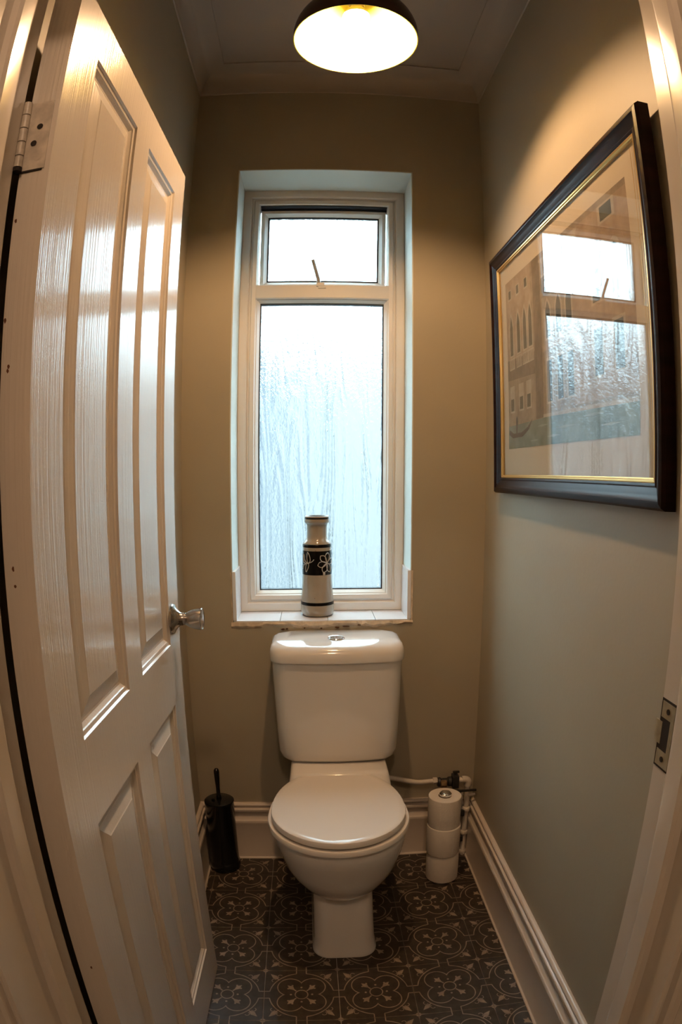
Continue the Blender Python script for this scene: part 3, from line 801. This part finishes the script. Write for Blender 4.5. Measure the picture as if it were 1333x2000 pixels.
bm = bmesh.new(); lathe(bm, [(0.004, 0.2185), (0.0055, 0.221), (0.0045, 0.226), (0.0005, 0.228)], 14, -0.018, -0.012); link('lift_stud', bm, 'black_chrome', br, 50)

# ------------------------------------------------------------------ spare toilet rolls on a stand
RX, RY = 0.399, 1.803
stand = thing('roll_stand', (RX, RY, 0), 'chrome post of the spare toilet roll stand with a domed cap', 'roll stand')
bm = bmesh.new(); lathe(bm, [(0.046, 0.0003), (0.048, 0.002), (0.048, 0.006), (0.044, 0.008)], 36); link('base_plate', bm, 'chrome', stand, 40)
bm = bmesh.new(); lathe(bm, [(0.008, 0.008), (0.008, 0.322)], 20); link('post', bm, 'chrome', stand, 40)
bm = bmesh.new(); lathe(bm, [(0.017, 0.318), (0.0195, 0.320), (0.0195, 0.325), (0.016, 0.329), (0.009, 0.3315), (0.0005, 0.332)], 30); link('cap', bm, 'chrome', stand, 40)
rl = ['white toilet roll at the bottom of the stack beside the pipe', 'white toilet roll in the middle of the stack beside the pipe', 'white toilet roll on top of the stack below the valve']
for k, (z0, dx, dy, r) in enumerate(((0.0085, 0.002, 0.0, 0.0535), (0.1117, 0.0, -0.001, 0.0545), (0.2149, -0.001, 0.001, 0.0525))):
    t_ = thing('toilet_roll', (RX + dx, RY + dy, z0), rl[k], 'toilet roll', 'spare toilet rolls on the stand')
    h = 0.1030
    bm = bmesh.new()
    lathe(bm, [(0.0212, 0.001), (r - 0.0018, 0.0), (r - 0.0004, 0.0008), (r, 0.0025), (r + 0.0002, h * 0.5), (r, h - 0.0025), (r - 0.0004, h - 0.0008), (r - 0.0018, h), (0.0212, h - 0.001)], 48, cap0=False, cap1=False)
    link('tissue', bm, 'tissue', t_, 30)
    bm = bmesh.new()
    rings = []
    for rr, zz in ((0.0212, 0.0005), (0.0200, 0.0005), (0.0200, h - 0.0005), (0.0212, h - 0.0005)):
        rings.append([(rr * math.cos(2 * PI * i / 32), rr * math.sin(2 * PI * i / 32), zz) for i in range(32)])
    loft(bm, rings, False, False, close=True)
    link('core', bm, 'cardboard', t_, 50)

# ------------------------------------------------------------------ vase on the sill
VX, VY, VZ = 0.0115, 2.066, 0.850
vase = thing('vase', (VX, VY, VZ), 'tall beige ceramic vase with black bands and white flower drawing', 'vase')
VP = [(0.044, 0.0), (0.0475, 0.001), (0.0490, 0.004), (0.0525, 0.012), (0.0535, 0.020), (0.0530, 0.034), (0.0520, 0.048), (0.0490, 0.090), (0.0470, 0.130), (0.0460, 0.170), (0.0455, 0.205), (0.0452, 0.226), (0.0440, 0.2325), (0.0395, 0.2385),
      (0.0350, 0.2435), (0.0325, 0.2500), (0.0318, 0.2600), (0.0318, 0.2780), (0.0325, 0.2900), (0.0345, 0.2945), (0.0385, 0.2970), (0.0395, 0.2990), (0.0395, 0.3070), (0.0385, 0.3095), (0.0385, 0.3170), (0.0365, 0.3185), (0.0335, 0.3150), (0.029, 0.300), (0.028, 0.26), (0.020, 0.24)]
def vr(z):
    for (r0, z0), (r1, z1) in zip(VP, VP[1:]):
        if z0 <= z <= z1: return r0 + (r1 - r0) * (z - z0) / max(1e-6, z1 - z0)
    return VP[-1][0]
bm = bmesh.new(); lathe(bm, VP, 56, cap1=False); link('body', bm, 'vase_glaze', vase, 35)
for z0, z1 in ((0.037, 0.047), (0.134, 0.2095), (0.2200, 0.2300)):
    bm = bmesh.new()
    zs = [z0 + (z1 - z0) * k / 6 for k in range(7)]
    lathe(bm, [(vr(z) + (0.0 if k in (0, 6) else 0.0004) + 0.0001, z) for k, z in enumerate(zs)], 56, cap0=False, cap1=False)
    link('black_band', bm, 'vase_black', vase, 35)
bm = bmesh.new(); lathe(bm, [(0.0393, 0.3085), (0.0389, 0.3095), (0.0389, 0.3135)], 56, cap0=False, cap1=False); link('black_band', bm, 'vase_black', vase, 35)
bm = bmesh.new(); lathe(bm, [(0.0372, 0.3183), (0.0335, 0.3158), (0.0300, 0.302)], 56, cap0=False, cap1=False); link('black_band', bm, 'vase_black', vase, 35)
bm = bmesh.new(); lathe(bm, [(0.0440, 0.0004), (0.0478, 0.0012), (0.0488, 0.0030)], 56, cap0=False, cap1=False); link('black_band', bm, 'valve_dark', vase, 35)
def on_vase(pts, rad=0.0013):
    """pts in (metres round the surface from the front, height)"""
    P = []
    for w, z in bez([(a, b, 0) for a, b in pts], 5) if False else [(q.x, q.y) for q in bez([(a, b, 0) for a, b in pts], 5)]:
        r = vr(z) + 0.0003
        a = -PI / 2 + w / 0.046
        P.append((r * math.cos(a), r * math.sin(a), z))
    bm = bmesh.new(); tube(bm, P, rad, 6); return bm
def petal(cx, cz, ang_, ln, wd):
    c, s = math.cos(ang_), math.sin(ang_)
    loc = [(0, 0), (ln * 0.35, wd * 0.8), (ln * 0.75, wd), (ln, wd * 0.25), (ln, -wd * 0.25), (ln * 0.75, -wd), (ln * 0.35, -wd * 0.8), (0, 0)]
    return [(cx + c * u - s * v, cz + s * u + c * v) for u, v in loc]
fc, fz = 0.0335, 0.172
for a in (0.2, 1.45, 2.35, 3.35, 4.25, 5.15): link('flower_line', on_vase(petal(fc, fz, a, 0.031, 0.0085)), 'vase_line', vase, 60)
bm = bmesh.new(); a_ = -PI / 2 + 0.021 / 0.046; r_ = vr(0.140) + 0.0004
bmesh.ops.create_uvsphere(bm, u_segments=12, v_segments=8, radius=0.0048, matrix=Matrix.Translation((r_ * math.cos(a_), r_ * math.sin(a_), 0.1385)) @ Matrix.Diagonal((1, 0.3, 1, 1)))
link('flower_dot', bm, 'vase_line', vase, 60)
lc, lz = -0.036, 0.172
for pts in ([(lc + 0.004, lz), (lc + 0.001, lz + 0.017), (lc + 0.004, lz + 0.034), (lc + 0.012, lz + 0.020), (lc + 0.013, lz + 0.006), (lc + 0.006, lz - 0.001)],
            [(lc + 0.006, lz - 0.001), (lc + 0.016, lz + 0.003), (lc + 0.022, lz + 0.007), (lc + 0.026, lz + 0.012)],
            [(lc + 0.002, lz), (lc - 0.004, lz - 0.012), (lc - 0.002, lz - 0.028), (lc + 0.006, lz - 0.016), (lc + 0.008, lz - 0.004), (lc + 0.003, lz)],
            [(lc + 0.002, lz), (lc - 0.009, lz + 0.009), (lc - 0.016, lz + 0.026), (lc - 0.019, lz + 0.012), (lc - 0.012, lz), (lc, lz - 0.002)],
            [(lc, lz - 0.002), (lc - 0.014, lz - 0.008), (lc - 0.022, lz - 0.020)]):
    link('flower_line', on_vase(pts), 'vase_line', vase, 60)
for w, z in ((-0.005, 0.211), (-0.008, 0.062)):
    bm = bmesh.new(); a_ = -PI / 2 + w / 0.046; r_ = vr(z)
    bmesh.ops.create_uvsphere(bm, u_segments=8, v_segments=6, radius=0.0013, matrix=Matrix.Translation((r_ * math.cos(a_), r_ * math.sin(a_), z)))
    link('speck', bm, 'rust_speck', vase)

# ------------------------------------------------------------------ framed picture on the right wall
# local frame: x along the picture (0 = far end, towards the window), y out of the wall, z up
PYF, PYN, PZ0, PH = 1.802, 0.860, 1.253, 0.684
PW = PYF - PYN
pic = thing('framed_picture', (XR - 0.0015, PYF, PZ0), 'large framed print of a canal-side palace behind reflecting glass', 'picture')
# local x -> world -y, local y -> world -x, local z -> world z; leaning out at the top
lean = math.radians(1.0)
Mx = Matrix(((0, -1, 0), (-1, 0, 0), (0, 0, 1)))       # columns: images of local axes
Mx = Matrix(((0.0, -1.0, 0.0), (-1.0, 0.0, 0.0), (0.0, 0.0, 1.0)))
pic.rotation_mode = 'XYZ'
def P3(x, y, z):
    """picture coordinates -> coordinates of the empty (unrotated)"""
    yy = y * math.cos(lean) + z * math.sin(lean)
    zz = z * math.cos(lean) - y * math.sin(lean)
    return (-yy, -x, zz)
FWD = 0.042
FP = [(0.0, 0.0), (0.0, 0.019), (0.004, 0.0245), (0.010, 0.026), (0.014, 0.0255), (0.017, 0.0225), (0.024, 0.0205), (0.032, 0.0165), (0.035, 0.0155), (0.037, 0.0165), (0.0395, 0.0160), (0.042, 0.0135), (0.042, 0.0)]
def rail(name, prof, mat, a, b, w, off=0.0):
    """a, b: corners of the outer rectangle run; mitred rail. w: 'l','r','t','b'"""
    bm = bmesh.new(); rings = []
    x0, x1, z0, z1 = off, PW - off, off, PH - off
    for e in (0, 1):
        ring = []
        for d, y in prof:
            if w == 'b': p = ((x0 + d, y, z0 + d), (x1 - d, y, z0 + d))[e]
            if w == 't': p = ((x0 + d, y, z1 - d), (x1 - d, y, z1 - d))[e]
            if w == 'l': p = ((x0 + d, y, z0 + d), (x0 + d, y, z1 - d))[e]
            if w == 'r': p = ((x1 - d, y, z0 + d), (x1 - d, y, z1 - d))[e]
            ring.append(P3(*p))
        rings.append(ring)
    loft(bm, rings); return link(name, bm, mat, pic, 35)
for w in 'btlr': rail('frame_rail', FP, 'frame_wood', 0, 0, w)
SL = [(0.0, 0.006), (0.0, 0.0135), (0.002, 0.0145), (0.005, 0.0140), (0.0065, 0.0115), (0.0085, 0.0110), (0.0085, 0.006)]
for w in 'btlr': rail('gilt_slip', SL, 'gold_slip', 0, 0, w, FWD - 0.0005)
def pquad(bm, x0, x1, y0, y1, z0, z1):
    ps = [P3(x, y, z) for z in (z0, z1) for y in (y0, y1) for x in (x0, x1)]
    v = [bm.verts.new(p) for p in ps]
    for q in ((0, 2, 3, 1), (4, 5, 7, 6), (0, 1, 5, 4), (2, 6, 7, 3), (0, 4, 6, 2), (1, 3, 7, 5)): bm.faces.new([v[i] for i in q])
bm = bmesh.new(); pquad(bm, 0.03, PW - 0.03, 0.0022, 0.0060, 0.03, PH - 0.03); link('mount', bm, 'mat_board', pic)
bm = bmesh.new(); pquad(bm, FWD, PW - FWD, 0.0080, 0.0098, FWD, PH - FWD); link('glass', bm, 'picture_glass', pic)
# the print: flat washes of colour, layered
QX0, QX1, QZ0, QZ1 = 0.095, PW - 0.105, 0.120, PH - 0.100
PM = ['wash_wall', 'wash_pink', 'wash_shadow', 'wash_window', 'wash_stone', 'wash_water', 'wash_ripple', 'wash_boat']
bm = bmesh.new()
layer = [0]
def poly(pts, mi, lift):
    v = [bm.verts.new(P3(QX0 + (QX1 - QX0) * p, 0.0060 + 0.00012 * lift, QZ0 + (QZ1 - QZ0) * q)) for p, q in pts]
    f = bm.faces.new(v); f.material_index = mi
def rect(p0, p1, q0, q1, mi, lift): poly([(p0, q0), (p1, q0), (p1, q1), (p0, q1)], mi, lift)
rect(0, 1, 0, 1, 0, 1)
poly([(0.0, 0.50), (0.28, 0.47), (0.28, 1), (0.0, 1)], 1, 2)
poly([(0.62, 0.16), (1, 0.16), (1, 0.97), (0.62, 0.97)], 1, 2)
poly([(0, 0.40), (0.30, 0.38), (0.30, 0.50), (0.0, 0.52)], 2, 3)
poly([(0.30, 0.14), (0.37, 0.14), (0.37, 1), (0.30, 1)], 2, 2)
def arch(p, q, w, h, mi, lift, pointed=True):
    pts = [(p - w, q), (p + w, q), (p + w, q + h * 0.7)]
    pts += ([(p + w * 0.55, q + h * 0.87), (p, q + h), (p - w * 0.55, q + h * 0.87)] if pointed else [(p + w * math.cos(a), q + h * 0.7 + h * 0.3 * math.sin(a)) for a in (0.5, 1.0, 1.57, 2.1, 2.6)])
    pts += [(p - w, q + h * 0.7)]
    poly(pts, mi, lift)
for p in (0.055, 0.135, 0.205, 0.262):
    arch(p, 0.53, 0.026, 0.27, 4, 4); arch(p, 0.54, 0.016, 0.235, 3, 5)
    rect(p - 0.030, p + 0.030, 0.455, 0.525, 4, 6)
    for k in range(5): rect(p - 0.024 + 0.011 * k, p - 0.020 + 0.011 * k, 0.462, 0.515, 2, 7)
for p in (0.05, 0.14, 0.23): rect(p - 0.02, p + 0.02, 0.875, 0.94, 4, 4); rect(p - 0.013, p + 0.013, 0.885, 0.935, 3, 5)
for p in (0.05, 0.15, 0.23):
    rect(p - 0.026, p + 0.026, 0.205, 0.36, 4, 4); rect(p - 0.018, p + 0.018, 0.215, 0.35, 3, 5)
    rect(p - 0.018, p + 0.018, 0.285, 0.35, 4, 6)
for p in (0.43, 0.52, 0.60):
    rect(p - 0.030, p + 0.030, 0.20, 0.43, 4, 4); rect(p - 0.021, p + 0.021, 0.21, 0.415, 3, 5)
    arch(p, 0.52, 0.030, 0.22, 4, 4); arch(p, 0.53, 0.020, 0.19, 3, 5)
rect(0.38, 0.66, 0.75, 0.86, 2, 3); rect(0.38, 0.68, 0.86, 0.955, 4, 4)
for k in range(14): rect(0.39 + 0.02 * k, 0.397 + 0.02 * k, 0.872, 0.940, 2, 5)
rect(0.37, 0.69, 0.950, 0.965, 4, 6)
poly([(0.38, 0.47), (0.70, 0.47), (0.70, 0.51), (0.38, 0.50)], 1, 6)
for p, q in ((0.79, 0.25), (0.91, 0.25)):
    rect(p - 0.036, p + 0.036, q, q + 0.22, 4, 4); rect(p - 0.025, p + 0.025, q + 0.01, q + 0.205, 3, 5)
for p in (0.79, 0.91):
    arch(p, 0.56, 0.034, 0.24, 4, 4, False); arch(p, 0.57, 0.022, 0.205, 3, 5, False)
rect(0.83, 0.93, 0.885, 0.97, 4, 4); rect(0.845, 0.915, 0.895, 0.96, 3, 5)
poly([(0, 0), (1, 0), (1, 0.125), (0.5, 0.140), (0, 0.130)], 5, 7)
poly([(0.37, 0.138), (1, 0.122), (1, 0.140), (0.37, 0.155)], 4, 8)
for p, q, w in ((0.36, 0.10, 0.10), (0.55, 0.075, 0.16), (0.75, 0.105, 0.14), (0.85, 0.055, 0.12), (0.45, 0.04, 0.12), (0.28, 0.03, 0.08)):
    poly([(p - w * 0.5, q), (p, q - 0.006), (p + w * 0.5, q + 0.001), (p, q + 0.007)], 6, 9)
poly([(0.005, 0.085), (0.05, 0.060), (0.16, 0.060), (0.23, 0.095), (0.27, 0.150), (0.215, 0.108), (0.15, 0.085), (0.06, 0.085), (0.015, 0.110)], 7, 10)
poly([(0.09, 0.085), (0.105, 0.085), (0.110, 0.16), (0.100, 0.185), (0.088, 0.165)], 7, 10)
link('print', bm, PM, pic)
bm = bmesh.new()
for k in (0, 1):
    pquad(bm, PW - 0.066 - 0.008 * k, PW - 0.065 - 0.008 * k, 0.0060, 0.0062, FWD, PH - FWD)
link('mount_line', bm, 'gold_slip', pic)

# ------------------------------------------------------------------ outside the window
bm = bmesh.new(); box(bm, -8, 8, Y2 + 0.3, 14, -1.3, -1.2)
S(link('ground_outside', bm, 'concrete'), 'paved yard outside the window', 'ground')
bm = bmesh.new(); box(bm, -8, 8, 7.0, 7.2, -1.2, 3.0)
S(link('wall_yard', bm, 'render_pale'), 'pale rendered house wall across the yard outside the window', 'wall')
bm = bmesh.new(); box(bm, -0.78, -0.35, 4.2, 5.0, -1.2, 2.35)  # added block: darkens the left of the pane, narrow enough to miss the reflection
S(link('glass_dim_block', bm, 'dim_block_dark'), 'added dark block outside the window that dims the left of the glass', 'wall')
